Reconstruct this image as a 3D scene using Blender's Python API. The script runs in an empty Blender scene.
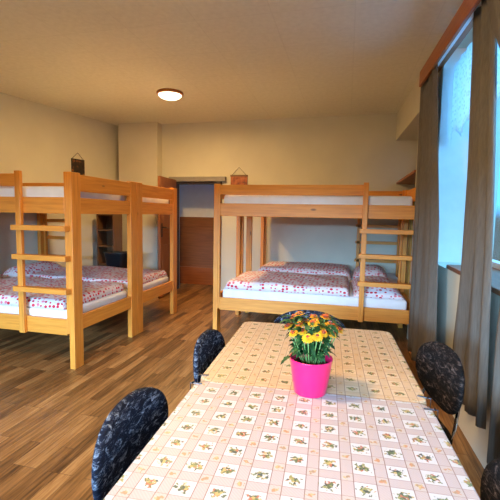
import bpy, bmesh, math, random
from mathutils import Vector, Matrix
random.seed(7)
C = bpy.context.scene.collection
SC = bpy.context.scene
PI = math.pi
# ------------------------------------------------------------------ camera
F, YAW, PITCH, ROLL, CAMZ = 392.64, -0.2394, 0.0915, 0.0185, 1.3688
cy, sy, cp, sp = math.cos(YAW), math.sin(YAW), math.cos(PITCH), math.sin(PITCH)
fwd = Vector((sy*cp, cy*cp, -sp)); rgt = Vector((cy, -sy, 0)); upv = rgt.cross(fwd)
r2 = rgt*math.cos(ROLL) + upv*math.sin(ROLL); u2 = upv*math.cos(ROLL) - rgt*math.sin(ROLL)
cd = bpy.data.cameras.new('camera'); cam = bpy.data.objects.new('camera', cd); C.objects.link(cam)
M4 = Matrix((r2, u2, -fwd)).transposed().to_4x4(); M4.translation = Vector((0, 0, CAMZ))
cam.matrix_world = M4
cd.sensor_width = 36; cd.sensor_fit = 'HORIZONTAL'; cd.lens = F/500*36; cd.clip_start = .02
SC.camera = cam
# ------------------------------------------------------------------ world, lights, exposure
W = bpy.data.worlds.new('sky'); SC.world = W; W.use_nodes = True
wt = W.node_tree; bg = wt.nodes['Background']; bg.inputs[1].default_value = 2.0
_g = wt.nodes.new('ShaderNodeTexCoord'); _s = wt.nodes.new('ShaderNodeSeparateXYZ'); _r = wt.nodes.new('ShaderNodeValToRGB')
wt.links.new(_g.outputs['Generated'], _s.inputs[0]); wt.links.new(_s.outputs['Z'], _r.inputs[0]); wt.links.new(_r.outputs[0], bg.inputs[0])
_r.color_ramp.elements[0].position = 0.0; _r.color_ramp.elements[0].color = (.05, .06, .05, 1)
_r.color_ramp.elements[1].position = .03; _r.color_ramp.elements[1].color = (.10, .48, 1.0, 1)
SC.view_settings.view_transform = 'Standard'; SC.view_settings.look = 'None'
SC.view_settings.gamma = 1; SC.view_settings.use_curve_mapping = False
SC.view_settings.exposure = 0.27
def area(name, loc, target, sx, sy_, energy, col):
    l = bpy.data.lights.new(name, 'AREA'); l.shape = 'RECTANGLE'; l.size = sx; l.size_y = sy_
    l.energy = energy; l.color = col
    o = bpy.data.objects.new(name, l); C.objects.link(o); o.location = loc
    o.rotation_euler = (Vector(target)-Vector(loc)).to_track_quat('-Z', 'Y').to_euler()
    return o
def point(name, loc, energy, col, rad):
    l = bpy.data.lights.new(name, 'POINT'); l.energy = energy; l.color = col; l.shadow_soft_size = rad
    o = bpy.data.objects.new(name, l); C.objects.link(o); o.location = loc; return o
COOL = (.62, .80, 1.0)
area('daylight_window_one', (2.0, 2.4, 2.7), (-.4, 2.4, .9), 3.0, 1.6, 115, (.10, .50, 1.0))
area('daylight_fill_right', (2.5, -.3, 2.7), (-1.4, .9, .7), 3.0, 1.8, 85, (.60, .79, 1.0)).data.spread = math.radians(92)  # unseen cool lamp added to light the near table from the right
area('daylight_fill_front', (-2.6, -6.0, 2.42), (-2.2, 6.0, .9), 6.0, 1.15, 2700, (.36, .66, 1.0))  # added lamp behind the camera, set low to reach the wall under the bunks
point('hall_daylight', (-1.7, 6.85, 2.0), 1.7, (.22, .36, 1.0), .2)
WARM = (1.0, .62, .228)
def down(name, loc, energy, col, rad):
    o = area(name, loc, (loc[0], loc[1]+.001, 0), rad*2, rad*2, energy, col); o.data.shape = 'DISK'; return o
down('warm_fill_near', (-.9, .9, 2.8), 42, WARM, .16)  # unseen warm lamp without a fixture, added to light the near room
point('warm_fill_near_glow', (-.9, .9, 2.4), 35, (1.0, .70, .34), .2)  # added fill hanging free below it, brightens the ceiling

# ------------------------------------------------------------------ materials
def nm(name):
    m = bpy.data.materials.new(name); m.use_nodes = True
    nt = m.node_tree; b = nt.nodes['Principled BSDF']; return m, nt, b
class N:
    def __init__(s, nt): s.nt = nt
    def new(s, t, ins=None, **kw):
        n = s.nt.nodes.new(t)
        for k, v in kw.items(): setattr(n, k, v)
        for k, v in (ins or {}).items():
            if isinstance(v, bpy.types.NodeSocket): s.nt.links.new(v, n.inputs[k])
            else: n.inputs[k].default_value = v
        return n
    def math(s, op, a, b=0.0, c=None):
        n = s.nt.nodes.new('ShaderNodeMath'); n.operation = op
        for i, v in enumerate((a, b) if c is None else (a, b, c)):
            if isinstance(v, bpy.types.NodeSocket): s.nt.links.new(v, n.inputs[i])
            else: n.inputs[i].default_value = v
        return n.outputs[0]
    def mix(s, f, a, b, mode='MIX'):
        n = s.nt.nodes.new('ShaderNodeMix'); n.data_type = 'RGBA'; n.blend_type = mode
        for i, v in ((0, f), (6, a), (7, b)):
            if isinstance(v, bpy.types.NodeSocket): s.nt.links.new(v, n.inputs[i])
            else: n.inputs[i].default_value = v if not isinstance(v, tuple) or len(v) == 4 else (*v, 1)
        return n.outputs[2]
    def ramp(s, f, stops, interp='LINEAR'):
        n = s.nt.nodes.new('ShaderNodeValToRGB'); n.color_ramp.interpolation = interp
        e = n.color_ramp.elements
        while len(e) < len(stops): e.new(.5)
        for i, (p, c) in enumerate(stops): e[i].position = p; e[i].color = (*c, 1) if len(c) == 3 else c
        s.nt.links.new(f, n.inputs[0]); return n.outputs[0]
    def bump(s, h, st, dist, b):
        n = s.new('ShaderNodeBump', {'Height': h, 'Strength': st, 'Distance': dist})
        s.nt.links.new(n.outputs[0], b.inputs['Normal'])
def simple(name, col, rough=.6, metal=0, noise=.06, scale=12, bump=0, bscale=60, coat=0):
    m, nt, b = nm(name); n = N(nt)
    tc = n.new('ShaderNodeTexCoord')
    t = n.new('ShaderNodeTexNoise', {'Vector': tc.outputs['Object'], 'Scale': scale, 'Detail': 4.0})
    lo = tuple(c*(1-noise) for c in col); hi = tuple(min(1, c*(1+noise)) for c in col)
    nt.links.new(n.ramp(t.outputs['Fac'], [(.3, lo), (.7, hi)]), b.inputs['Base Color'])
    b.inputs['Roughness'].default_value = rough; b.inputs['Metallic'].default_value = metal
    b.inputs['Coat Weight'].default_value = coat
    if bump:
        t2 = n.new('ShaderNodeTexNoise', {'Vector': tc.outputs['Object'], 'Scale': bscale, 'Detail': 3.0})
        n.bump(t2.outputs['Fac'], bump, .01, b)
    return m
def wood(name, dark, mid, light, rough=.42, knots=True, along=1.6, across=26):
    m, nt, b = nm(name); n = N(nt)
    tc = n.new('ShaderNodeTexCoord')
    mp = n.new('ShaderNodeMapping', {'Vector': tc.outputs['UV'], 'Scale': (along, across, 1)})
    t = n.new('ShaderNodeTexNoise', {'Vector': mp.outputs[0], 'Scale': 1.6, 'Detail': 5.0, 'Roughness': .6, 'Distortion': .35})
    col = n.ramp(t.outputs['Fac'], [(.25, dark), (.5, mid), (.75, light)])
    if knots:
        mk = n.new('ShaderNodeMapping', {'Vector': tc.outputs['UV'], 'Scale': (2.6, 7, 1)})
        v = n.new('ShaderNodeTexVoronoi', {'Vector': mk.outputs[0], 'Scale': 1.0})
        k = n.ramp(v.outputs['Distance'], [(.05, (1, 1, 1)), (.10, (0, 0, 0))])
        col = n.mix(k, col, tuple(c*.42 for c in dark))
    nt.links.new(col, b.inputs['Base Color']); b.inputs['Roughness'].default_value = rough
    n.bump(t.outputs['Fac'], .08, .004, b)
    return m
PINE = wood('pine', (.62, .21, .026), (.76, .295, .040), (.86, .375, .06))
BROWN = wood('brown_wood', (.10, .046, .02), (.16, .074, .03), (.22, .105, .042), knots=False)
DOORW = wood('door_wood', (.16, .055, .018), (.24, .085, .026), (.30, .115, .036), knots=False)
CORNICE = wood('cornice_wood', (.26, .072, .018), (.34, .098, .024), (.40, .13, .032), knots=False)
WALLM = simple('wall_paint', (.67, .64, .53), .9, bump=.15, bscale=90, noise=.03, scale=3)
WHITEP = simple('white_paint', (.80, .82, .84), .5, noise=.03)
CREAM = simple('chimney_paint', (.68, .63, .51), .9, noise=.03, scale=3, bump=.12, bscale=80)
GREY = simple('grey_frame_paint', (.27, .25, .24), .6)
DARKP = simple('dark_frame', (.05, .04, .045), .6)
HALLW = simple('hall_paint', (.72, .74, .80), .9, noise=.03)
SHEET = simple('white_sheet', (.80, .83, .88), .85, noise=.05, scale=8, bump=.25, bscale=14)
BLACKM = simple('black_metal', (.02, .02, .022), .35, metal=.6)
CHROME = simple('chrome', (.55, .55, .57), .2, metal=1)
STEEL = simple('dark_steel', (.12, .12, .14), .35, metal=.9)
TUBM = simple('black_plastic', (.012, .014, .018), .45)
PINKM = simple('pink_glaze', (.86, .008, .115), .28, noise=.03, coat=.3)
SOIL = simple('soil', (.035, .02, .012), .95, noise=.4, scale=80)
STEMM = simple('green_stem', (.20, .34, .09), .6)
BEIGE = simple('core_board', (.45, .36, .25), .6)
def leafmat():
    m, nt, b = nm('leaf_green'); n = N(nt)
    tc = n.new('ShaderNodeTexCoord')
    t = n.new('ShaderNodeTexNoise', {'Vector': tc.outputs['Object'], 'Scale': 34.0, 'Detail': 2.0})
    nt.links.new(n.ramp(t.outputs['Fac'], [(.3, (.008, .032, .008)), (.55, (.026, .085, .018)), (.75, (.10, .19, .045))]), b.inputs['Base Color'])
    b.inputs['Roughness'].default_value = .5
    return m
LEAF = leafmat()
YEL = simple('yellow_petals', (.86, .42, .015), .6, noise=.18, scale=60)
ORG = simple('orange_petals', (.72, .12, .012), .6, noise=.3, scale=90)
RED = simple('red_brown_centre', (.24, .03, .012), .7, noise=.3, scale=120)
def floor_mat():
    m, nt, b = nm('plank_floor'); n = N(nt)
    tc = n.new('ShaderNodeTexCoord')
    rot = n.new('ShaderNodeMapping', {'Vector': tc.outputs['Object'], 'Rotation': (0, 0, PI/2)})
    def brick(w, h, off):
        return n.new('ShaderNodeTexBrick', {'Vector': rot.outputs[0], 'Color1': (0, 0, 0, 1), 'Color2': (1, 1, 1, 1), 'Mortar': (.5, .5, .5, 1),
            'Scale': 1.0, 'Mortar Size': .0012, 'Brick Width': w, 'Row Height': h, 'Bias': 0.0}, offset=off, offset_frequency=3)
    br = brick(.55, .074, .37)
    g = n.new('ShaderNodeMapping', {'Vector': rot.outputs[0], 'Scale': (2.6, 42, 1)})
    off = n.new('ShaderNodeVectorMath', {0: g.outputs[0], 1: n.new('ShaderNodeVectorMath', {0: br.outputs['Color'], 1: (9, 31, 0)}, operation='MULTIPLY').outputs[0]}, operation='ADD')
    t = n.new('ShaderNodeTexNoise', {'Vector': off.outputs[0], 'Scale': 1.5, 'Detail': 6.0, 'Roughness': .62, 'Distortion': .5})
    f = n.math('ADD', n.math('MULTIPLY', br.outputs['Color'], .30), n.math('MULTIPLY', t.outputs['Fac'], .82))
    col = n.ramp(f, [(.32, (.060, .026, .009)), (.48, (.185, .084, .026)), (.66, (.33, .160, .052)), (.86, (.52, .295, .115))])
    col = n.mix(br.outputs['Fac'], col, (.06, .026, .011))
    nt.links.new(col, b.inputs['Base Color']); b.inputs['Roughness'].default_value = .38
    n.bump(t.outputs['Fac'], .06, .003, b)
    return m
FLOORM = floor_mat()
def ceil_mat():
    m, nt, b = nm('ceiling_board'); n = N(nt)
    tc = n.new('ShaderNodeTexCoord')
    br = n.new('ShaderNodeTexBrick', {'Vector': tc.outputs['Object'], 'Color1': (.75, .72, .62, 1), 'Color2': (.78, .75, .65, 1), 'Mortar': (.67, .64, .55, 1),
        'Scale': 1.0, 'Mortar Size': .006, 'Mortar Smooth': .4, 'Brick Width': .62, 'Row Height': .62}, offset=0.0)
    t = n.new('ShaderNodeTexNoise', {'Vector': tc.outputs['Object'], 'Scale': 22.0, 'Detail': 5.0})
    nt.links.new(n.mix(.55, br.outputs['Color'], n.ramp(t.outputs['Fac'], [(.3, (.69, .66, .57)), (.7, (.81, .78, .68))])), b.inputs['Base Color'])
    b.inputs['Roughness'].default_value = .85; n.bump(t.outputs['Fac'], .2, .01, b)
    return m
CEILM = ceil_mat()
def polka():
    m, nt, b = nm('dotted_cotton'); n = N(nt)
    tc = n.new('ShaderNodeTexCoord')
    v = n.new('ShaderNodeTexVoronoi', {'Vector': tc.outputs['UV'], 'Scale': 23.0, 'Randomness': .5})
    d1 = n.ramp(v.outputs['Distance'], [(.35, (1, 1, 1)), (.40, (0, 0, 0))])
    hue = n.ramp(n.new('ShaderNodeSeparateColor', {0: v.outputs['Color']}).outputs[0], [(.0, (.62, .02, .05)), (.45, (.70, .035, .06)), (.6, (.80, .22, .28)), (.85, (.62, .10, .22))], 'CONSTANT')
    v2 = n.new('ShaderNodeTexVoronoi', {'Vector': tc.outputs['UV'], 'Scale': 47.0, 'Randomness': .9})
    d2 = n.ramp(v2.outputs['Distance'], [(.16, (1, 1, 1)), (.22, (0, 0, 0))])
    col = n.mix(n.math('MULTIPLY', d2, .45), (.80, .74, .78), (.62, .20, .27))
    col = n.mix(d1, col, hue)
    nt.links.new(col, b.inputs['Base Color']); b.inputs['Roughness'].default_value = .9
    t = n.new('ShaderNodeTexNoise', {'Vector': tc.outputs['UV'], 'Scale': 9.0, 'Detail': 3.0})
    n.bump(t.outputs['Fac'], .35, .02, b)
    return m
POLKA = polka()
def cloth_mat(name, warm):
    m, nt, b = nm(name); n = N(nt)
    tc = n.new('ShaderNodeTexCoord'); sep = n.new('ShaderNodeSeparateXYZ', {0: tc.outputs['UV']})
    P = .081
    ux = n.math('DIVIDE', sep.outputs[0], P); uy = n.math('DIVIDE', sep.outputs[1], P)
    def tri(u, o): return n.math('SUBTRACT', n.math('FRACT', n.math('ADD', u, o)), .5)
    ax, ay = tri(ux, 0), tri(uy, 0)                 # centred on the white squares
    bx_, by_ = tri(ux, .5), tri(uy, .5)             # centred on the band crossings
    inx = n.math('LESS_THAN', n.math('ABSOLUTE', ax), .31); iny = n.math('LESS_THAN', n.math('ABSOLUTE', ay), .31)
    sq = n.math('MULTIPLY', inx, iny)
    cross = n.math('MULTIPLY', n.math('SUBTRACT', 1, inx), n.math('SUBTRACT', 1, iny))
    band, white, crs = ((.46, .372, .365), (.54, .525, .54), (.47, .395, .37)) if not warm else ((.58, .40, .245), (.62, .46, .30), (.58, .41, .25))  # warm set has the far table's warm light painted into its colours
    col = n.mix(sq, band, white); col = n.mix(cross, col, crs)
    # fine weave stripes on the bands
    st = n.math('LESS_THAN', n.math('FRACT', n.math('MULTIPLY', n.math('ADD', ux, uy), 9)), .4)
    col = n.mix(n.math('MULTIPLY', n.math('SUBTRACT', 1, sq), n.math('MULTIPLY', st, .22)), col, white)
    # thin dark lines edging the bands
    def edge(a): return n.math('LESS_THAN', n.math('ABSOLUTE', n.math('SUBTRACT', n.math('ABSOLUTE', a), .32)), .014)
    col = n.mix(n.math('MULTIPLY', edge(ax), .75), col, (.22, .11, .09))
    col = n.mix(n.math('MULTIPLY', edge(ay), .5), col, (.28, .15, .12))
    # posies
    nz = n.new('ShaderNodeTexNoise', {'Vector': tc.outputs['UV'], 'Scale': 110.0, 'Detail': 3.0})
    def posy(px, py, r, sc):
        d = n.math('SQRT', n.math('ADD', n.math('MULTIPLY', px, px), n.math('MULTIPLY', n.math('MULTIPLY', py, py), 1.5)))
        return n.math('LESS_THAN', n.math('ADD', d, n.math('MULTIPLY', n.math('SUBTRACT', nz.outputs['Fac'], .5), sc)), r)
    v = n.new('ShaderNodeTexVoronoi', {'Vector': tc.outputs['UV'], 'Scale': 150.0})
    hue = n.ramp(n.new('ShaderNodeSeparateColor', {0: v.outputs['Color']}).outputs[0],
        [(0, (.07, .10, .025)), (.24, (.25, .24, .06)), (.42, (.035, .05, .04)), (.56, (.44, .32, .09)), (.72, (.42, .11, .04)), (.86, (.10, .15, .045))], 'CONSTANT')
    hue2 = n.ramp(n.new('ShaderNodeSeparateColor', {0: v.outputs['Color']}).outputs[1],
        [(0, (.50, .20, .06)), (.4, (.52, .36, .12)), (.75, (.34, .20, .08))], 'CONSTANT')
    col = n.mix(n.math('MULTIPLY', posy(ax, ay, .18, .85), .9), col, hue)
    col = n.mix(n.math('MULTIPLY', posy(bx_, by_, .085, .5), .75), col, hue2)
    nt.links.new(col, b.inputs['Base Color']); b.inputs['Roughness'].default_value = .42
    return m
OIL1 = cloth_mat('oilcloth_pink', False); OIL2 = cloth_mat('oilcloth_warm_lit', True)  # second is the same cloth with warm light mixed into the tint
def velvet(name, base, streak, amt):
    m, nt, b = nm(name); n = N(nt)
    tc = n.new('ShaderNodeTexCoord')
    mp = n.new('ShaderNodeMapping', {'Vector': tc.outputs['Object'], 'Rotation': (.3, .5, .2), 'Scale': (1, 1, 3.2)})
    t = n.new('ShaderNodeTexNoise', {'Vector': mp.outputs[0], 'Scale': 18.0, 'Detail': 8.0, 'Roughness': .78, 'Distortion': 1.1})
    c = n.ramp(t.outputs['Fac'], [(.40, tuple(x*.3 for x in base)), (.52, base), (.58, tuple((x+y)*.28 for x, y in zip(base, streak))), (.70, streak)])
    nt.links.new(c, b.inputs['Base Color']); b.inputs['Roughness'].default_value = .85; b.inputs['Specular IOR Level'].default_value = .2
    b.inputs['Sheen Weight'].default_value = amt; n.bump(t.outputs['Fac'], .4, .01, b)
    return m
VELB = velvet('blue_crushed_velvet', (.006, .010, .026), (.50, .58, .72), .0)
VELB_BACKLIT = velvet('backlit_blue_velvet', (.006, .005, .006), (.26, .19, .17), .0)  # shade painted in: the blue velvet darkened for the backlit right chairs
def fabric(name, col, trans):
    m, nt, b = nm(name); n = N(nt)
    tc = n.new('ShaderNodeTexCoord')
    w = n.new('ShaderNodeTexNoise', {'Vector': n.new('ShaderNodeMapping', {'Vector': tc.outputs['Object'], 'Scale': (60, 60, 6)}).outputs[0], 'Scale': 2.0, 'Detail': 3.0})
    cc = n.ramp(w.outputs['Fac'], [(.3, tuple(x*.86 for x in col)), (.7, tuple(x*1.12 for x in col))])
    nt.links.new(cc, b.inputs['Base Color']); b.inputs['Roughness'].default_value = .9
    tr = n.new('ShaderNodeBsdfTranslucent', {'Color': cc})
    mx = n.new('ShaderNodeMixShader', {0: trans, 1: b.outputs[0], 2: tr.outputs[0]})
    nt.links.new(mx.outputs[0], nt.nodes['Material Output'].inputs[0])
    return m
CURT = fabric('grey_curtain_cloth', (.19, .168, .145), .30)
def lace():
    m, nt, b = nm('white_lace'); n = N(nt)
    b.inputs['Base Color'].default_value = (.9, .92, .95, 1); b.inputs['Roughness'].default_value = .9
    tc = n.new('ShaderNodeTexCoord')
    v = n.new('ShaderNodeTexVoronoi', {'Vector': tc.outputs['Object'], 'Scale': 38.0})
    tr = n.new('ShaderNodeBsdfTranslucent', {'Color': (.9, .92, .95, 1)})
    m1 = n.new('ShaderNodeMixShader', {0: .75, 1: b.outputs[0], 2: tr.outputs[0]})
    tp = n.new('ShaderNodeBsdfTransparent')
    m2 = n.new('ShaderNodeMixShader', {0: n.ramp(v.outputs['Distance'], [(.2, (.28, .28, .28)), (.5, (.04, .04, .04))]), 1: m1.outputs[0], 2: tp.outputs[0]})
    nt.links.new(m2.outputs[0], nt.nodes['Material Output'].inputs[0]); return m
LACE = lace()
def glass():
    m, nt, b = nm('window_glass'); n = N(nt)
    g = n.new('ShaderNodeBsdfGlossy', {'Roughness': .02}); t = n.new('ShaderNodeBsdfTransparent')
    nt.links.new(n.new('ShaderNodeMixShader', {0: .08, 1: t.outputs[0], 2: g.outputs[0]}).outputs[0], nt.nodes['Material Output'].inputs[0]); return m
GLASS = glass()
def emit(name, col, s):
    m, nt, b = nm(name); b.inputs['Base Color'].default_value = (*col, 1)
    b.inputs['Emission Color'].default_value = (*col, 1); b.inputs['Emission Strength'].default_value = s; return m
DOME = emit('lit_lamp_glass', (1.0, .80, .52), 4.0)
COPPER = simple('copper_ring', (.42, .15, .04), .35, metal=.6)
def picmat(name, stops, sc):
    m, nt, b = nm(name); n = N(nt)
    tc = n.new('ShaderNodeTexCoord')
    t = n.new('ShaderNodeTexNoise', {'Vector': tc.outputs['Object'], 'Scale': sc, 'Detail': 2.0})
    nt.links.new(n.ramp(t.outputs['Fac'], stops), b.inputs['Base Color']); b.inputs['Roughness'].default_value = .5; return m
ART1 = picmat('dark_picture_print', [(.35, (.010, .007, .006)), (.55, (.035, .018, .012)), (.68, (.30, .10, .02)), (.8, (.6, .35, .1))], 13)
ART2 = picmat('red_plaque_print', [(.3, (.06, .02, .012)), (.5, (.34, .075, .02)), (.7, (.48, .16, .05))], 15)

# ------------------------------------------------------------------ mesh helpers
class MB:
    def __init__(s): s.bm = bmesh.new(); s.uv = s.bm.loops.layers.uv.new('UVMap')
    def box(s, x0, x1, y0, y1, z0, z1, bev=.003, mat=None, mi=0):
        t = bmesh.new()
        vs = [t.verts.new((x, y, z)) for z in (z0, z1) for y in (y0, y1) for x in (x0, x1)]
        for f in ((0, 2, 3, 1), (4, 5, 7, 6), (0, 1, 5, 4), (2, 6, 7, 3), (0, 4, 6, 2), (1, 3, 7, 5)): t.faces.new([vs[i] for i in f])
        if bev: bmesh.ops.bevel(t, geom=t.edges[:], offset=bev, segments=2, affect='EDGES', profile=.5)
        t.normal_update()
        d = (x1-x0, y1-y0, z1-z0); la = max(range(3), key=lambda i: d[i])
        ou, ov = random.random()*20, random.random()*20
        vm = {v: s.bm.verts.new(mat @ v.co if mat else v.co) for v in t.verts}
        for f in t.faces:
            nf = s.bm.faces.new([vm[v] for v in f.verts]); nf.material_index = mi
            na = max(range(3), key=lambda i: abs(f.normal[i])); ax = [i for i in range(3) if i != na]
            if la in ax: ua, va = la, [i for i in ax if i != la][0]
            else: ua, va = ax
            for lo, ol in zip(nf.loops, f.loops): lo[s.uv].uv = (ol.vert.co[ua]+ou, ol.vert.co[va]+ov+.37*na)
        t.free(); return s
    def grid(s, fn, nx, ny, uvfn=None, mi=0, wrapx=False, smooth=True):
        cols = nx if wrapx else nx+1
        g = [[s.bm.verts.new(fn(i/nx, j/ny)) for i in range(cols)] for j in range(ny+1)]
        for j in range(ny):
            for i in range(nx):
                i2 = (i+1) % cols
                q = (g[j][i], g[j][i2], g[j+1][i2], g[j+1][i])
                try: f = s.bm.faces.new(q)
                except ValueError: continue
                f.material_index = mi; f.smooth = smooth
                for lo, (a, b) in zip(f.loops, ((i, j), (i+1, j), (i+1, j+1), (i, j+1))):
                    lo[s.uv].uv = uvfn(a/nx, b/ny) if uvfn else (a/nx, b/ny)
        return g
    def lathe(s, prof, cx=0, cy=0, cz=0, n=32, mi=0):
        s.grid(lambda u, v: (cx+prof[round(v*(len(prof)-1))][0]*math.cos(2*PI*u), cy+prof[round(v*(len(prof)-1))][0]*math.sin(2*PI*u), cz+prof[round(v*(len(prof)-1))][1]), n, len(prof)-1, mi=mi, wrapx=True); return s
    def tube(s, pts, r, n=10, mi=0, cap=True):
        pts = [Vector(p) for p in pts]; rings = []
        for i, p in enumerate(pts):
            d = (pts[min(i+1, len(pts)-1)]-pts[max(i-1, 0)]).normalized()
            a = d.orthogonal().normalized() if abs(d.z) > .99 else d.cross(Vector((0, 0, 1))).normalized()
            b = d.cross(a); rr = r[i] if isinstance(r, (list, tuple)) else r
            rings.append([s.bm.verts.new(p+a*rr*math.cos(2*PI*k/n)+b*rr*math.sin(2*PI*k/n)) for k in range(n)])
        for A, B in zip(rings, rings[1:]):
            for k in range(n):
                f = s.bm.faces.new((A[k], A[(k+1) % n], B[(k+1) % n], B[k])); f.smooth = True; f.material_index = mi
        if cap:
            for R in (rings[0][::-1], rings[-1]):
                f = s.bm.faces.new(R); f.material_index = mi
        return s
    def obj(s, name, mats, parent=None, loc=None, rotz=0, weld=False):
        if weld: bmesh.ops.remove_doubles(s.bm, verts=s.bm.verts[:], dist=1e-5)
        bmesh.ops.recalc_face_normals(s.bm, faces=s.bm.faces[:])
        me = bpy.data.meshes.new(name); s.bm.to_mesh(me); s.bm.free()
        for m in (mats if isinstance(mats, (list, tuple)) else [mats]): me.materials.append(m)
        o = bpy.data.objects.new(name, me); C.objects.link(o)
        if parent: o.parent = parent
        if loc: o.location = loc
        o.rotation_euler.z = rotz
        return o
def tag(o, label=None, cat=None, group=None, kind=None):
    for k, v in (('label', label), ('category', cat), ('group', group), ('kind', kind)):
        if v: o[k] = v
    return o
def thing(name, label, cat, loc=(0, 0, 0), rotz=0, group=None):
    o = bpy.data.objects.new(name, None); C.objects.link(o); o.location = loc; o.rotation_euler.z = rotz; o.empty_display_size = .1
    return tag(o, label, cat, group)
def struct(name, mb, m, parent=None):
    o = mb.obj(name, m, parent); o['kind'] = 'structure'; return o
def copy_tree(o, label, loc, rotz, parent=None):
    c = o.copy(); C.objects.link(c)
    if parent: c.parent = parent
    else: c.location = loc; c.rotation_euler = (0, 0, rotz); c['label'] = label
    for ch in [x for x in C.objects if x.parent == o]: copy_tree(ch, None, None, None, c)
    return c
def on_pix(px, py, axis, val):
    d = fwd + r2*((px-250)/F) - u2*((py-250)/F); o = Vector((0, 0, CAMZ)); return o + d*((val-o[axis])/d[axis])

# ------------------------------------------------------------------ the setting
HC = 2.904
def XL(y): return -4.085 - .21*(6.35-y)       # left wall runs slightly askew
def XR(y): return .665 + .03*(6.34-y)         # right wall
def YB(x): return 6.46 - .031*(x+3.127)       # back wall
b = MB(); b.box(-6.2, 1.6, -1.6, 8.2, -.1, 0, 0); struct('floor', b, FLOORM)
b = MB(); b.box(-6.2, 1.6, -1.6, 6.9, HC, HC+.1, 0); struct('ceiling', b, CEILM)
def wallbox(mb, p, q, z0, z1, th):              # a slab from p to q (xy), thickness to the left of p->q
    p, q = Vector((*p, 0)), Vector((*q, 0)); d = (q-p); L = d.length; a = math.atan2(d.y, d.x)
    mb.box(0, L, 0, th, z0, z1, 0, Matrix.Translation(p) @ Matrix.Rotation(a, 4, 'Z'))
b = MB(); wallbox(b, (XL(-1.6), -1.6), (XL(6.6), 6.6), 0, HC, .12); struct('wall_left', b, WALLM)
DX0, DX1, DZ = -2.93, -2.10, 1.93
b = MB()
wallbox(b, (XL(6.46)-.1, YB(XL(6.46)-.1)), (DX0, YB(DX0)), 0, HC, .14)
wallbox(b, (DX1, YB(DX1)), (1.5, YB(1.5)), 0, HC, .14)
wallbox(b, (DX0, YB(DX0)), (DX1, YB(DX1)), DZ, HC, .14)
struct('wall_back', b, WALLM)
# right wall with the alcove in its far corner and the deep window
NY0, NY1, NZ = 4.66, 6.34, 2.50
WY0, WY1, WZ0, WZ1 = 1.15, 3.74, .98, 2.78
b = MB(); RT = .42
def rw(y0, y1, z0, z1, th=RT): wallbox(b, (XR(y1), y1), (XR(y0), y0), z0, z1, th)
rw(-1.6, -1.2, 0, HC); rw(-1.2, .62, 0, .9); rw(-1.2, .62, 1.95, HC); rw(.62, WY0, 0, HC); rw(WY0, WY1, 0, WZ0); rw(WY0, WY1, WZ1, HC); rw(WY1, NY0, 0, HC); rw(NY0, NY1+.1, NZ, HC, .7)  # nearest opening is added, to let the outside lamp onto the table
b.box(1.36, 1.46, NY0-.2, NY1+.3, 0, HC, 0)
struct('wall_right', b, WALLM)
b = MB(); b.box(-6.2, -3.4, -1.8, -1.6, 0, HC, 0); b.box(.3, 1.6, -1.8, -1.6, 0, HC, 0); b.box(-3.4, .3, -1.8, -1.6, 0, .85, 0); b.box(-3.4, .3, -1.8, -1.6, 1.82, HC, 0); struct('wall_front', b, WALLM)  # unseen opening, head kept low so daylight misses the upper back wall
for nme, loc_, wd, ht, rz in (('added_window_2', (XR(-.29)+.36, -.29, .9), 1.82, 1.05, 0), ('added_window_3', (-1.55, -1.75, .85), 3.7, .97, PI/2)):  # unseen windows added in the openings made for the outside lamps
    wn = bpy.data.objects.new(nme, None); C.objects.link(wn); wn['kind'] = 'structure'; wn.location = loc_; wn.rotation_euler.z = rz
    b = MB(); nb = 2 if wd < 2 else 4
    for k in range(nb+1):
        yc = -wd/2+.03+(wd-.06)*k/nb; b.box(-.03, .03, yc-.03, yc+.03, 0, ht, .004)
    b.box(-.03, .03, -wd/2, wd/2, 0, .06, .004); b.box(-.03, .03, -wd/2, wd/2, ht-.06, ht, .004); struct('window_frame', b, WHITEP, wn)
    b = MB(); b.box(-.004, .004, -wd/2+.02, wd/2-.02, .02, ht-.02, 0); struct('window_pane', b, GLASS, wn)
b = MB(); b.box(-3.95, -3.205, 6.28, 6.55, 0, HC, .006); struct('wall_chimney', b, CREAM)
# hall beyond the door
b = MB(); b.box(-4.4, -.6, 7.12, 7.2, 1.29, 2.5, 0); struct('wall_hall', b, HALLW)
b = MB(); b.box(-4.4, -.6, 7.09, 7.2, .33, 1.29, 0); struct('trim_1', b, DOORW)
b = MB(); b.box(-4.4, -.6, 7.02, 7.2, 0, .33, .004); struct('trim_2', b, CORNICE)
b = MB(); b.box(-4.4, -.6, 6.5, 7.2, 2.45, 2.55, 0); struct('wall_hall_top', b, HALLW)
# door casing and leaf
b = MB()
b.box(DX0-.10, DX1+.10, 6.36, 6.47, 1.905, 1.985, .004); struct('door_frame', b, GREY)
b = MB(); b.box(DX0-.02, DX0+.03, 6.39, 6.52, 0, 1.91, .003); b.box(DX1-.05, DX1+.02, 6.36, 6.60, 0, 1.91, .003); b.box(DX0, DX1, 6.40, 6.60, 1.87, 1.91, .003)
struct('door_jamb', b, DARKP)
dl = bpy.data.objects.new('door_1', None); C.objects.link(dl); dl['kind'] = 'structure'; dl.location = (-2.905, 6.36, 0); dl.rotation_euler.z = -PI/2+math.radians(5)
b = MB(); b.box(0, .74, -.02, .02, .01, 1.93, .004)
for z0, z1 in ((.15, .85), (1.05, 1.8)):
    b.box(.1, .64, .018, .026, z0, z1, .006)
struct('door_leaf', b, DOORW, dl)
b = MB(); b.box(.655, .705, .02, .028, .98, 1.20, .003); b.tube([(.68, .02, 1.13), (.68, .075, 1.13), (.66, .082, 1.13), (.56, .082, 1.12)], .010); struct('door_handle', b, BLACKM, dl)
# skirting
b = MB(); wallbox(b, (DX1+.12, YB(DX1)-.018), (.66, YB(.66)-.018), 0, .07, .018); struct('baseboard_back', b, BROWN)
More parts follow.
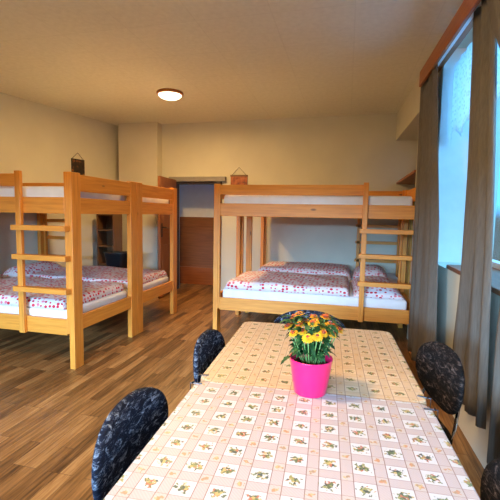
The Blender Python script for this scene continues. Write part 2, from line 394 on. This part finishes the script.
# window on the right wall: frame, panes, sill
GX = 1.10
wf = bpy.data.objects.new('window_1', None); C.objects.link(wf); wf['kind'] = 'structure'; wf.location = (GX, (WY0+WY1)/2, WZ0)
hh, hw = WZ1-WZ0, (WY1-WY0)/2
b = MB(); t = .07
for k in (-1, 0, 1):
    yc = k*(hw-t/2); b.box(-.04, .03, yc-t/2, yc+t/2, 0, hh, .004)
b.box(-.04, .03, -hw, hw, 0, t, .004); b.box(-.04, .03, -hw, hw, hh-t, hh, .004)
struct('window_frame', b, WHITEP, wf)
b = MB(); b.box(-.006, .0, -hw+.03, hw-.03, .03, hh-.03, 0); struct('window_pane', b, GLASS, wf)
b = MB(); b.box(.0, .36, -hw, hw, 0, .03, .004)
s_ = struct('window_sill', b, DOORW, wf); s_.location = (-.34, -.46, .0)
# far white reveal of the window
b = MB(); b.box(XR(WY1)+.004, GX+.02, WY1-.006, WY1+.01, WZ0, WZ1, 0); struct('window_reveal', b, WHITEP)

# ------------------------------------------------------------------ bunk beds
BL, BW, BH = 2.145, 1.045, 1.69
hx, hy = BL/2, BW/2
PT, PD = .052, .118
def make_bed(mirror, label, loc, rotz, group, stile_w, inset=.51):
    s = -1 if mirror else 1
    t = thing('bunk_bed', label, 'bunk bed', loc, rotz, group)
    for sx in (-1, 1):
        for sy2 in (-1, 1):
            b = MB(); x0 = sx*hx - (PT if sx > 0 else 0); y0 = sy2*hy - (PD if sy2 > 0 else 0)
            b.box(x0, x0+PT, y0, y0+PD, 0, BH, .004)
            xi = x0-.022 if sx > 0 else x0+PT                   # batten inside the post that carries the boards
            b.box(xi, xi+.022, (-hy+.001 if sy2 < 0 else hy-.05), (-hy+.05 if sy2 < 0 else hy-.001), .31, BH, .002)
            b.obj('post', PINE, t)
    xa, xb = -hx+PT+.022, hx-PT-.022
    def bd(name, *a):
        b = MB(); b.box(*a, .004); return b.obj(name, PINE, t)
    ex = hx-inset                                                # ladder stile sits this far along
    for sy2 in (-1, 1):
        y0 = -hy+.002 if sy2 < 0 else hy-.034
        bd('side_board', xa, xb, y0, y0+.032, .295, .435)
        bd('side_board', xa, xb, y0, y0+.032, 1.342, 1.48)
        if sy2 < 0:
            if s > 0: bd('guard_rail', xa, ex, y0, y0+.028, 1.575, 1.68)
            else: bd('guard_rail', -ex, xb, y0, y0+.028, 1.575, 1.68)
        else: bd('guard_rail', xa, xb, y0, y0+.028, 1.585, 1.68)
    for sx in (-1, 1):
        x0 = hx-.038 if sx > 0 else -hx+.008
        bd('end_board', x0, x0+.03, -hy+PD, hy-PD, .325, .455)
        bd('end_board', x0, x0+.03, -hy+PD, hy-PD, 1.342, 1.48)
        bd('end_rail', x0, x0+.03, -hy+PD, hy-PD, 1.535, 1.677)
    for z in (.385, 1.375):
        b = MB()
        for k in range(11):
            xs = xa+.02+(xb-xa-.14)*k/10; b.box(xs, xs+.10, -hy+.034, hy-.034, z, z+.02, .002)
        b.obj('slat_base', PINE, t)
    # ladder
    b = MB(); xs = s*ex; b.box(xs-stile_w/2, xs+stile_w/2, -hy-.034, -hy, .29, 1.70, .004)
    ld = b.obj('ladder', PINE, t)
    for z in (1.218, .967, .687):
        b = MB(); x0, x1 = (ex-stile_w/2-.02, hx-.02)
        if s < 0: x0, x1 = -x1, -x0
        b.box(x0, x1, -hy-.07, -hy, z-.022, z+.022, .004); b.obj('ladder_rung', PINE, ld)
    return t
XRB, Y0B, XLB, Y1B = -2.225, 2.835, -1.424, 4.119
cA = (XRB-hx, Y0B+hy); cB = (XRB-hx, Y0B+1.052+hy)
cD = (XLB+hx, Y1B+hy); cE = (XLB+hx+.10, Y1B+1.075+hy)
G1 = 'pine bunk beds'
bedA = make_bed(False, 'pine bunk bed nearest the camera on the left, its ladder by the front post', (*cA, 0), 0, G1, .054)
bedB = copy_tree(bedA, 'pine bunk bed pushed up behind the left front one, toward the door', (*cB, 0), PI)
bedD = make_bed(False, 'pine bunk bed across the room with a full front face behind the flower pot', (*cD, 0), 0, G1, .05, .545)
bedE = make_bed(True, 'rearmost pine bunk bed, against the back wall behind the one facing the table', (*cE, 0), PI, G1, .05, .635)

# mattresses
def puff(lx, ly, h, seed, crown=.35, edge=.10, rough=.012, uvs=1.0, sag=0):
    rnd = random.Random(seed); ph = [(rnd.uniform(2, 9), rnd.uniform(2, 9), rnd.uniform(0, 6.28)) for _ in range(7)]
    nx, ny = max(10, int(lx/.02)), max(8, int(ly/.02))
    def wob(x, y): return sum(math.sin(a*x*1.7+b_*y*1.7+p) for a, b_, p in ph)/7
    def prof(x, y):
        ex_, ey_ = min(x, lx-x)/edge, min(y, ly-y)/edge
        f = lambda e: math.sqrt(max(0, 1-(1-min(1, e))**2))
        return f(ex_)*f(ey_)
    def squeeze(u): return .5*u+.5*(.5-.5*math.cos(PI*u))
    m = MB(); ou, ov = rnd.random()*9, rnd.random()*9
    def top(u, v):
        x, y = lx*squeeze(u), ly*squeeze(v); p = prof(x, y)
        bow = 1-crown*((2*x/lx-1)**2*.5+(2*y/ly-1)**2*.5)
        w = wob(x, y)*rough
        return (x-lx/2+w*.6, y-ly/2+w*.5*(1 if u < .5 else -1), .004+p*(h*bow+w*1.6))
    uvf = lambda u, v: (lx*squeeze(u)*uvs+ou, ly*squeeze(v)*uvs+ov)
    def uvf(u, v):
        x, y = lx*squeeze(u), ly*squeeze(v); z = top(u, v)[2]; d = max(0, h*.9-z)
        ex2, ey2 = min(x, lx-x), min(y, ly-y)
        if ex2 < ey2: x += d*(1 if x > lx/2 else -1)
        else: y += d*(1 if y > ly/2 else -1)
        return (x*uvs+ou, y*uvs+ov)
    m.grid(top, nx, ny, uvf)
    def bot(u, v):
        x, y, z = top(u, v); return (x, y, 0.0 if 0 < u < 1 and 0 < v < 1 else z)
    m.grid(bot, nx, ny, uvf)
    return m
def mattress(h):
    m = MB(); lx, ly = BL-.19, BW-.075
    m.box(-lx/2, lx/2, -ly/2, ly/2, 0, h, .028)
    for f in m.bm.faces: f.smooth = True
    return m
mm = {}
where = {'A': ('on the left front bunk bed', cA, 0), 'B': ('on the left bunk bed nearer the door', cB, 0),
         'D': ('on the front bunk bed across the room', cD, 0), 'E': ('on the rear bunk bed by the back wall', cE, 0)}
for k, (w, c, rz) in where.items():
    for lvl, z in (('upper', 1.396), ('lower', .406)):
        lab = f'white sheeted {lvl} mattress {w}'
        lk = (lvl, k in 'AB')
        if lk not in mm:
            mm[lk] = mattress(.178 if lvl == 'upper' else .098 if k in 'AB' else .122).obj('mattress', SHEET, None, (*c, z)); tag(mm[lk], lab, 'mattress', 'white mattresses')
        else:
            o = mm[lk].copy(); C.objects.link(o); o.location = (*c, z); o['label'] = lab
MT = .529
def bedding(name, lx, ly, h, x, y, z, rz, label, seed, cat, group, **kw):
    o = puff(lx, ly, h, seed, **kw).obj(name, POLKA, None, (x, y, z), rz, weld=True)
    o.location.z = z; return tag(o, label, cat, group)
GD, GP = 'red dotted duvets', 'red dotted pillows'
# left pair
bedding('duvet', 1.46, .975, .085, cA[0]+.215, cA[1]+.0, MT-.024, 0, 'red dotted white duvet spread on the lower left bunk nearest the table', 1, 'duvet', GD, edge=.05, crown=.12)
bedding('pillow', .40, .80, .13, cA[0]-.75, cA[1], MT-.024, .04, 'red dotted pillow at the far left of the front left bunk', 2, 'pillow', GP, edge=.16)
bedding('duvet', 1.44, .975, .09, cB[0]+.23, cB[1], MT-.024, 0, 'red dotted white duvet on the lower left bunk nearer the door', 3, 'duvet', GD, edge=.05, crown=.12)
bedding('pillow', .40, .78, .16, cB[0]-.74, cB[1]-.02, MT-.024, -.05, 'red dotted pillow on the left bunk nearer the door, behind the front ladder', 4, 'pillow', GP, edge=.17)
# pair across the room
bedding('duvet', 1.36, .96, .085, XLB+.80, cD[1], MT, 0, 'red dotted duvet along the front edge of the bunk behind the flowers', 5, 'duvet', GD, edge=.05, crown=.12)
bedding('pillow', .50, .92, .12, XLB+1.76, cD[1]-.01, MT, .03, 'red dotted pillow behind the ladder of the bunk facing the table', 6, 'pillow', GP, edge=.15)
bedding('duvet', 1.30, .90, .12, XLB+.86, cE[1]+.03, MT, 0, 'red dotted duvet on the rear bunk beside the back wall', 7, 'duvet', GD, edge=.10)
bedding('pillow', .46, .80, .15, XLB+1.77, cE[1]+.02, MT, -.04, 'red dotted pillow on the rear bunk, farthest behind both ladders', 8, 'pillow', GP, edge=.17)

# ------------------------------------------------------------------ tables and cloths
TR = math.radians(2.6); TW = .81
seam = Vector((-.112, 1.346, 0)); ty = Vector((-math.sin(TR), math.cos(TR), 0))
def make_table(label, c, L, group):
    t = thing('dining_table', label, 'table', (c.x, c.y, 0), TR, group); w, l = TW/2-.012, L/2-.012
    b = MB(); b.box(-w, w, -l, l, .715, .742, .004); b.obj('tabletop', BEIGE, t)
    b = MB(); b.box(-w+.05, w-.05, -l+.05, -l+.07, .64, .715, .002); b.box(-w+.05, w-.05, l-.07, l-.05, .64, .715, .002)
    b.box(-w+.05, -w+.07, -l+.07, l-.07, .64, .715, .002); b.box(w-.07, w-.05, -l+.07, l-.07, .64, .715, .002); b.obj('apron', STEEL, t)
    for sx in (-1, 1):
        for sy2 in (-1, 1):
            b = MB(); x, y = sx*(w-.045), sy2*(l-.045); b.box(x-.016, x+.016, y-.016, y+.016, 0, .715, .003); b.obj('leg', STEEL, t)
    return t
L1, L2 = 1.20, .845
c1 = seam - ty*(L1/2); c2 = seam + ty*(L2/2+.004)
GT = 'tables under floral oilcloth'
make_table('near dining table under the pink and white floral cloth', c1, L1, GT)
make_table('far dining table under the warm-tinted floral cloth, toward the beds', c2, L2, GT)
def cloth(label, c, L, mat, lift):
    w, l, rr, drop = TW/2, L/2, .05, .085
    # outline with rounded corners, then rings: flat top, roll over the edge, short hang
    def outline(off):
        pts = []
        for cx_, cy_, a0 in ((w-rr, l-rr, 0), (-w+rr, l-rr, 90), (-w+rr, -l+rr, 180), (w-rr, -l+rr, 270)):
            for k in range(7):
                a = math.radians(a0+15*k); pts.append((cx_+(rr+off)*math.cos(a), cy_+(rr+off)*math.sin(a)))
        out = []
        for p, q in zip(pts, pts[1:]+pts[:1]):
            d = math.dist(p, q); n_ = max(1, int(d/.09))
            for k in range(n_): out.append((p[0]+(q[0]-p[0])*k/n_, p[1]+(q[1]-p[1])*k/n_))
        return out
    rings = [(-.006, .0), (-.002, -.0012), (.001, -.005), (.0025, -.012), (.004, -.04), (.006, -drop), (.004, -drop), (.002, -.04), (.0005, -.012), (-.003, -.004)]
    m = MB(); R = []
    for off, z in rings: R.append([m.bm.verts.new((x, y, z)) for x, y in outline(off)])
    n_ = len(R[0])
    def addf(vs):
        f = m.bm.faces.new(vs); f.smooth = True
        for lo in f.loops: lo[m.uv].uv = (lo.vert.co.x+.045, lo.vert.co.y+lo.vert.co.z)
        return f
    addf(R[0]).smooth = False
    for A, B in zip(R, R[1:]):
        for k in range(n_): addf((A[k], A[(k+1) % n_], B[(k+1) % n_], B[k]))
    addf(R[-1]).smooth = False
    o = m.obj('tablecloth', mat, None, (c.x, c.y, .7505+lift), TR); return tag(o, label, 'tablecloth', 'floral oilcloths')
cloth('pale pink and white squared floral oilcloth on the near table', c1, L1, OIL1, 0)
cloth('squared floral oilcloth on the far table, warm light tinted into it', c2, L2-.004, OIL2, -.0025)
# cloth clips at the joint of the two tables
def make_clip(label, p, rz):
    t = thing('tablecloth_clip', label, 'clip', p, rz, 'clips at the joint of the tables')
    b = MB(); b.box(-.012, .030, -.0035, .0035, .0, .0025, .0008); b.box(-.014, -.012, -.0035, .0035, -.03, .0025, .0005); b.obj('clip_plate', STEEL, t)
    b = MB(); b.tube([(-.004, -.006, .004), (-.004, .006, .004)], .0025, 8); b.obj('spring', BLACKM, t); return t
def tp(x, y): return Vector((seam.x, seam.y, 0)) + Vector((math.cos(TR), math.sin(TR), 0))*x + ty*y
for lab, x, y, rz, zz in (('dark metal clip on the left edge of the far table at the joint', -TW/2-.001, .045, .25, -.0025), ('dark metal clip on the left edge of the near table at the joint', -TW/2-.001, -.035, .1, 0),
        ('dark metal clip on the right edge of the far table at the joint', TW/2+.001, .045, PI-.35, -.0025), ('dark metal clip on the right edge of the near table at the joint', TW/2+.001, -.045, PI-.05, 0)):
    p = tp(x, y); make_clip(lab, (p.x, p.y, .7515+zz), TR+rz)

# ------------------------------------------------------------------ chairs
def make_chair(label, loc, rotz, mat, group):
    t = thing('upholstered_chair', label, 'chair', loc, rotz, group)
    def pad(w, h, th, e):            # rounded cushion lying in the XY plane
        m = MB()
        for sgn in (1, -1):
            def fn(u, v, sgn=sgn):
                a, c = 2*u-1, 2*v-1
                a2 = math.sin(a*PI/2); c2_ = math.sin(c*PI/2)
                x = w/2*a2*(1-abs(c2_)**e)**(1/e)if abs(c2_) < 1 else 0
                y = h/2*c2_
                k = max(0, (1-abs(a2)**4))*(max(0, 1-abs(c2_)**4))
                return (x, y, sgn*th/2*k**.4)
            m.grid(fn, 22, 18)
        return m
    m = pad(.44, .38, .055, 4.5)
    for v in m.bm.verts: v.co.z += .455; v.co.y -= .02
    m.obj('seat', mat, t, weld=True)
    m = pad(.455, .268, .045, 2.2)
    for v in m.bm.verts:
        x, y, z = v.co; v.co = (x, -.215 - z + .55*x*x - .10*y, .664+y)
    m.obj('backrest', mat, t, weld=True)
    for sx in (-1, 1):
        b = MB(); b.tube([(sx*.19, .17, 0), (sx*.185, .165, .25), (sx*.17, .15, .43)], .0068); b.obj('leg', CHROME, t)
        b = MB(); b.tube([(sx*.195, -.21, 0), (sx*.185, -.19, .25), (sx*.175, -.175, .43), (sx*.165, -.20, .5), (sx*.15, -.222, .62)], .0068); b.obj('leg', CHROME, t)
    b = MB(); b.tube([(-.175, .15, .425), (.175, .15, .425)], .009); b.tube([(-.175, -.175, .425), (.175, -.175, .425)], .009)
    b.tube([(-.175, -.175, .425), (-.17, .15, .425)], .009); b.tube([(.175, -.175, .425), (.17, .15, .425)], .009); b.obj('seat_frame', BLACKM, t)
    return t
GC = 'crushed velvet dining chairs'
ch = make_chair('dark blue velvet chair nearest the camera on the left of the table', (-.412, 1.045, 0), -PI/2+TR, VELB, GC)
copy_tree(ch, 'dark blue velvet chair beside the joint of the tables, on their left', (-.415, 1.745, 0), -PI/2+TR)
copy_tree(ch, 'dark velvet chair at the far table end, behind the flowers', (-.195, 2.12, 0), PI)
ck = make_chair('blue velvet chair, darkened as if backlit, on the right of the tables, before the curtains', (.235, 1.82, 0), PI/2+.20, VELB_BACKLIT, GC)
copy_tree(ck, 'blue velvet chair, darkened as if backlit, cut off at the lower right of the photo', (.208, .905, 0), PI/2+.02)

# ------------------------------------------------------------------ potted flowers
px, py = -.102, 1.348
pt = thing('flower_pot', 'bright pink pot of yellow and orange chrysanthemums on the table', 'potted plant', (px, py, .7495))
b = MB(); b.lathe([(.0, .004), (.050, .004), (.054, .0), (.057, .004), (.0645, .050), (.0705, .095), (.0740, .120), (.0752, .124), (.0742, .126), (.0715, .124), (.0685, .096), (.065, .085)], n=40); b.obj('pot', PINKM, pt)
b = MB(); b.lathe([(.0, .100), (.03, .103), (.055, .100), (.0688, .098)], n=28); b.obj('soil', SOIL, pt)
rnd = random.Random(11)
heads = []
for i in range(30):
    for _ in range(60):
        a = rnd.uniform(0, 2*PI); r = .088*math.sqrt(rnd.random())
        x, y = r*math.cos(a)*1.05, r*math.sin(a)
        if all((x-h[0])**2+(y-h[1])**2 > .020**2 for h in heads): break
    heads.append((x, y, .266-5.0*r*r+rnd.uniform(-.018, .014), rnd.uniform(.0155, .0215)))
b = MB()
for x, y, z, r in heads:
    b.tube([(x*.25, y*.25, .085), (x*.65, y*.65, .085+(z-.085)*.5), (x, y, z-.004)], .0018, 6)
b.obj('stem', STEMM, pt)
def leaf(m, base, d, ln, wd, droop):
    d = Vector(d).normalized(); side = d.cross(Vector((0, 0, 1))).normalized(); up = side.cross(d)
    prof = [(0, .05), (.15, .35), (.3, .9), (.42, .6), (.58, 1.0), (.7, .55), (.82, .62), (1, .03)]
    rows = []
    for t_, w_ in prof:
        c = Vector(base)+d*ln*t_ - Vector((0, 0, 1))*droop*ln*t_*t_
        rows.append([m.bm.verts.new(c+side*wd*w_*k+up*abs(k)*wd*.35*w_) for k in (-1, 0, 1)])
    for A, B in zip(rows, rows[1:]):
        for k in (0, 1):
            f = m.bm.faces.new((A[k], A[k+1], B[k+1], B[k])); f.smooth = True
b = MB()
for i in range(260):
    a = rnd.uniform(0, 2*PI); z = rnd.uniform(.140, .262); r = (.040+.30*(z-.14))*math.sqrt(rnd.random())
    out = Vector((math.cos(a+rnd.uniform(-.6, .6)), math.sin(a+rnd.uniform(-.6, .6)), rnd.uniform(-.15, .75)))
    leaf(b, (r*math.cos(a), r*math.sin(a), z), out, rnd.uniform(.030, .050), rnd.uniform(.009, .015), rnd.uniform(.1, .8))
for a in (3.75,):
    leaf(b, (.074*math.cos(a), .074*math.sin(a), .135), (math.cos(a), math.sin(a), .15), .045, .013, .7)
o = b.obj('foliage', LEAF, pt)
for i, (x, y, z, r) in enumerate(heads):
    m = MB(); nrm = Vector((x*5, y*5, .75)).normalized(); q = nrm.to_track_quat('Z', 'Y').to_matrix().to_4x4(); T = Matrix.Translation((x, y, z)) @ q
    big = rnd.random() < .28
    for ring, (rr, n_, lift, mi) in enumerate(((1.0, 15, .10, 0), (.78, 13, .30, 1 if big else 0), (.52, 11, .5, 1 if rnd.random() < .4 else 0))):
        for k in range(n_):
            a = 2*PI*(k+.5*ring)/n_+rnd.uniform(-.08, .08); ln = r*rr; wd = r*.17
            pts = []
            for t_, w_ in ((.15, .5), (.6, 1), (.9, .8), (1, .25)):
                zz = ln*t_*lift - .12*ln*t_*t_
                pts.append([T @ Vector((ln*t_*math.cos(a)-s*wd*w_*math.sin(a), ln*t_*math.sin(a)+s*wd*w_*math.cos(a), zz+.003*ring)) for s in (-1, 1)])
            vs = [[m.bm.verts.new(p) for p in row] for row in pts]
            for A, B in zip(vs, vs[1:]):
                f = m.bm.faces.new((A[0], A[1], B[1], B[0])); f.material_index = mi; f.smooth = True
    rings = [(.32, .004), (.28, .009), (.16, .012), (0.02, .013)]
    R = [[m.bm.verts.new(T @ Vector((r*a_*math.cos(2*PI*k/10), r*a_*math.sin(2*PI*k/10), h_))) for k in range(10)] for a_, h_ in rings]
    for A, B in zip(R, R[1:]):
        for k in range(10):
            f = m.bm.faces.new((A[k], A[(k+1) % 10], B[(k+1) % 10], B[k])); f.material_index = 2 if rnd.random() < .75 else 1; f.smooth = True
    m.obj('flower', [YEL, ORG, RED], pt)

# ------------------------------------------------------------------ curtains, cornice, lace
def curtain(name, label, yl, yr, X, z0, z1, waves, amp, mat, cat, group=None, seed=0, zcut=None, nz=26, nx=None):
    """yl/yr: functions of t (0 bottom, 1 top) giving the far and near edge along the wall"""
    rnd_ = random.Random(seed); ph = rnd_.uniform(0, 6); nx = nx or waves*10
    def surf(off):
        def fn(u, v):
            y = yl(v)+(yr(v)-yl(v))*u
            a = amp*(.65+.35*(1-v))
            w = math.sin(2*PI*waves*u+ph+.5*math.sin(3*u+2*v))+.35*math.sin(2*PI*waves*2.3*u+1.3*ph+v)
            zb = z0 if zcut is None else zcut(u)
            return (X+a*w*.8+off, y, zb+(z1-zb)*v)
        return fn
    m = MB(); A = m.grid(surf(0), nx, nz); B = m.grid(surf(.004), nx, nz)
    def strip(p, q):
        for (a, b_), (c_, d_) in zip(zip(p, p[1:]), zip(q, q[1:])):
            m.bm.faces.new((a, b_, d_, c_))
    strip(A[0], B[0]); strip(A[-1], B[-1]); strip([r[0] for r in A], [r[0] for r in B]); strip([r[-1] for r in A], [r[-1] for r in B])
    return tag(m.obj(name, mat), label, cat, group)
lerp = lambda pts: (lambda t: next((a[1]+(b_[1]-a[1])*(t-a[0])/(b_[0]-a[0]) for a, b_ in zip(pts, pts[1:]) if t <= b_[0]), pts[-1][1]))
GCU = 'grey brown curtains'
curtain('curtain', 'grey curtain at the far side of the window, beside the bunk bed', lerp([(0, 4.00), (1, 4.08)]), lerp([(0, 2.98), (.5, 3.10), (1, 3.45)]), .635, .12, 2.585, 4, .036, CURT, 'curtain', GCU, 1)
curtain('curtain', 'grey brown curtain hanging in folds in the middle of the window', lerp([(0, 2.62), (.12, 2.72), (.35, 2.66), (.6, 2.66), (.85, 2.74), (1, 2.78)]), lerp([(0, 2.04), (.4, 2.12), (.8, 2.28), (1, 2.36)]), .70, .285, 2.585, 3, .040, CURT, 'curtain', GCU, 2, zcut=lambda u: .26+.09*u)
curtain('curtain', 'grey brown curtain at the upper right photo edge, gathered back', lerp([(0, 1.96), (.25, 1.97), (.5, 1.88), (.72, 2.0), (.88, 2.33), (1, 2.52)]), lerp([(0, 1.45), (.5, 1.40), (1, 1.5)]), .675, .285, 2.585, 3, .034, CURT, 'curtain', GCU, 3)
cc = thing('curtain_cornice', 'reddish brown wooden curtain cornice board above the window', 'curtain cornice', (.625, 2.75, 2.5), .035)
b = MB(); b.box(0, .022, -1.7, 1.16, .035, .165, .003, Matrix.Rotation(.0, 4, 'Z'))
b.obj('cornice_board', CORNICE, cc)
b = MB(); b.box(.022, .155, -1.7, 1.16, .145, .165, .002); b.obj('top_board', CORNICE, cc)
b = MB(); b.box(.03, .075, -1.68, 1.15, .085, .10, .002); b.box(.0, .012, -1.68, 1.15, .0, .012, 0) if False else None
o = b.obj('curtain_rail', WHITEP, cc)
scal = lambda u: 1.98+.10*abs(math.sin(PI*u*7))
curtain('lace_valance', 'short white scalloped lace hung inside the window top', lambda t: 3.70, lambda t: 1.3, .815, 1.95, 2.62, 14, .012, LACE, 'lace valance', None, 4, zcut=scal, nz=10, nx=160)

# ------------------------------------------------------------------ ceiling lamp
lp = on_pix(170, 95, 2, 2.87)
lt = thing('ceiling_lamp', 'round lit ceiling lamp with copper ring, above the left beds', 'ceiling lamp', (lp.x, lp.y, HC))
b = MB(); b.lathe([(0, 0), (.165, 0), (.172, -.012), (.168, -.032), (.150, -.038), (.148, -.02), (0, -.02)], n=48); b.obj('ring', COPPER, lt)
b = MB(); b.lathe([(.149, -.030), (.146, -.042), (.13, -.060), (.10, -.076), (.06, -.086), (.02, -.089), (.0005, -.089)], n=48); b.obj('glass_shade', DOME, lt)
down('ceiling_lamp_light', (lp.x, lp.y, 2.80), 49, WARM, .13)

# ------------------------------------------------------------------ things on the walls
ya = 5.57; a_l = math.atan2(-1, .184)
hp = thing('hanging_picture', 'small dark picture hung by a string on the left wall', 'picture', (XL(ya)+.012, ya, 1.895), -math.atan(-.184)*-1)
hp.rotation_euler.z = -math.atan(.21)
b = MB(); b.box(-.008, .010, -.125, .125, 0, .30, .003); b.obj('panel', ART1, hp)
b = MB(); b.tube([(.0, -.11, .30), (.0, 0, .40), (.0, .11, .30)], .0035, 6); b.obj('string', BLACKM, hp)
bp = thing('hanging_plaque', 'little reddish plaque on a string above the bed end, on the back wall', 'plaque', (-1.775, YB(-1.775)-.014, 1.78))
b = MB(); b.box(-.145, .145, -.008, .010, 0, .22, .003); b.box(-.15, .15, -.010, .012, .205, .235, .003, mi=1); b.obj('board', [ART2, BROWN], bp)
b = MB(); b.tube([(-.12, 0, .235), (0, 0, .36), (.12, 0, .235)], .003, 6); b.obj('string', BLACKM, bp)
# alcove shelf
b = MB(); b.box(XR(5.5)+.01, 1.36, NY0+.01, NY1-.03, 1.855, 1.885, .003)
tag(b.obj('alcove_shelf', CORNICE), 'brown wooden shelf board in the wall alcove beside the far bunk', 'shelf')

# ------------------------------------------------------------------ corner behind the left beds
sh = thing('narrow_shelf', 'narrow brown open shelf standing before the chimney breast', 'shelf unit', (-3.895, 5.90, 0))
for x in (-.16, .135):
    b = MB(); b.box(x, x+.025, -.13, .13, 0, 1.325, .003); b.obj('side_panel', BROWN, sh)
for z in (.15, .46, .77, 1.04, 1.30):
    b = MB(); b.box(-.135, .135, -.13, .13, z, z+.022, .002); b.obj('shelf_board', BROWN, sh)
b = MB(); b.box(-.135, .135, .118, .13, .1, 1.3, 0); b.obj('back_panel', BROWN, sh)
st = thing('wooden_stool', 'brown wooden stool with a black tub on it behind the left beds', 'stool', (-3.62, 5.50, 0))
b = MB(); b.box(-.31, .31, -.16, .16, .42, .455, .006); b.obj('seat', BROWN, st)
for x in (-.27, .23):
    for y in (-.14, .10):
        b = MB(); b.box(x, x+.04, y, y+.04, 0, .42, .003); b.obj('leg', BROWN, st)
tb = thing('storage_tub', 'black plastic tub with handles standing on the brown stool', 'tub', (-3.50, 5.50, .455))
def rr(z, sx, sy_, n_=28):
    return [(sx*math.copysign(abs(math.cos(2*PI*k/n_))**.45, math.cos(2*PI*k/n_)), sy_*math.copysign(abs(math.sin(2*PI*k/n_))**.45, math.sin(2*PI*k/n_)), z) for k in range(n_)]
m = MB(); R = [[m.bm.verts.new(p) for p in rr(*a)] for a in ((0, .13, .10), (.01, .14, .11), (.25, .175, .14), (.275, .185, .15), (.28, .18, .145), (.25, .168, .133), (.02, .13, .10))]
for A, B in zip(R, R[1:]):
    for k in range(28):
        f = m.bm.faces.new((A[k], A[(k+1) % 28], B[(k+1) % 28], B[k])); f.smooth = True
m.bm.faces.new(R[0][::-1]); m.bm.faces.new(R[-1]); m.obj('body', TUBM, tb)
for sx in (-1, 1):
    b = MB(); b.tube([(sx*.178, -.05, .25), (sx*.21, -.05, .275), (sx*.21, .05, .275), (sx*.178, .05, .25)], .008, 8); b.obj('handle', TUBM, tb)
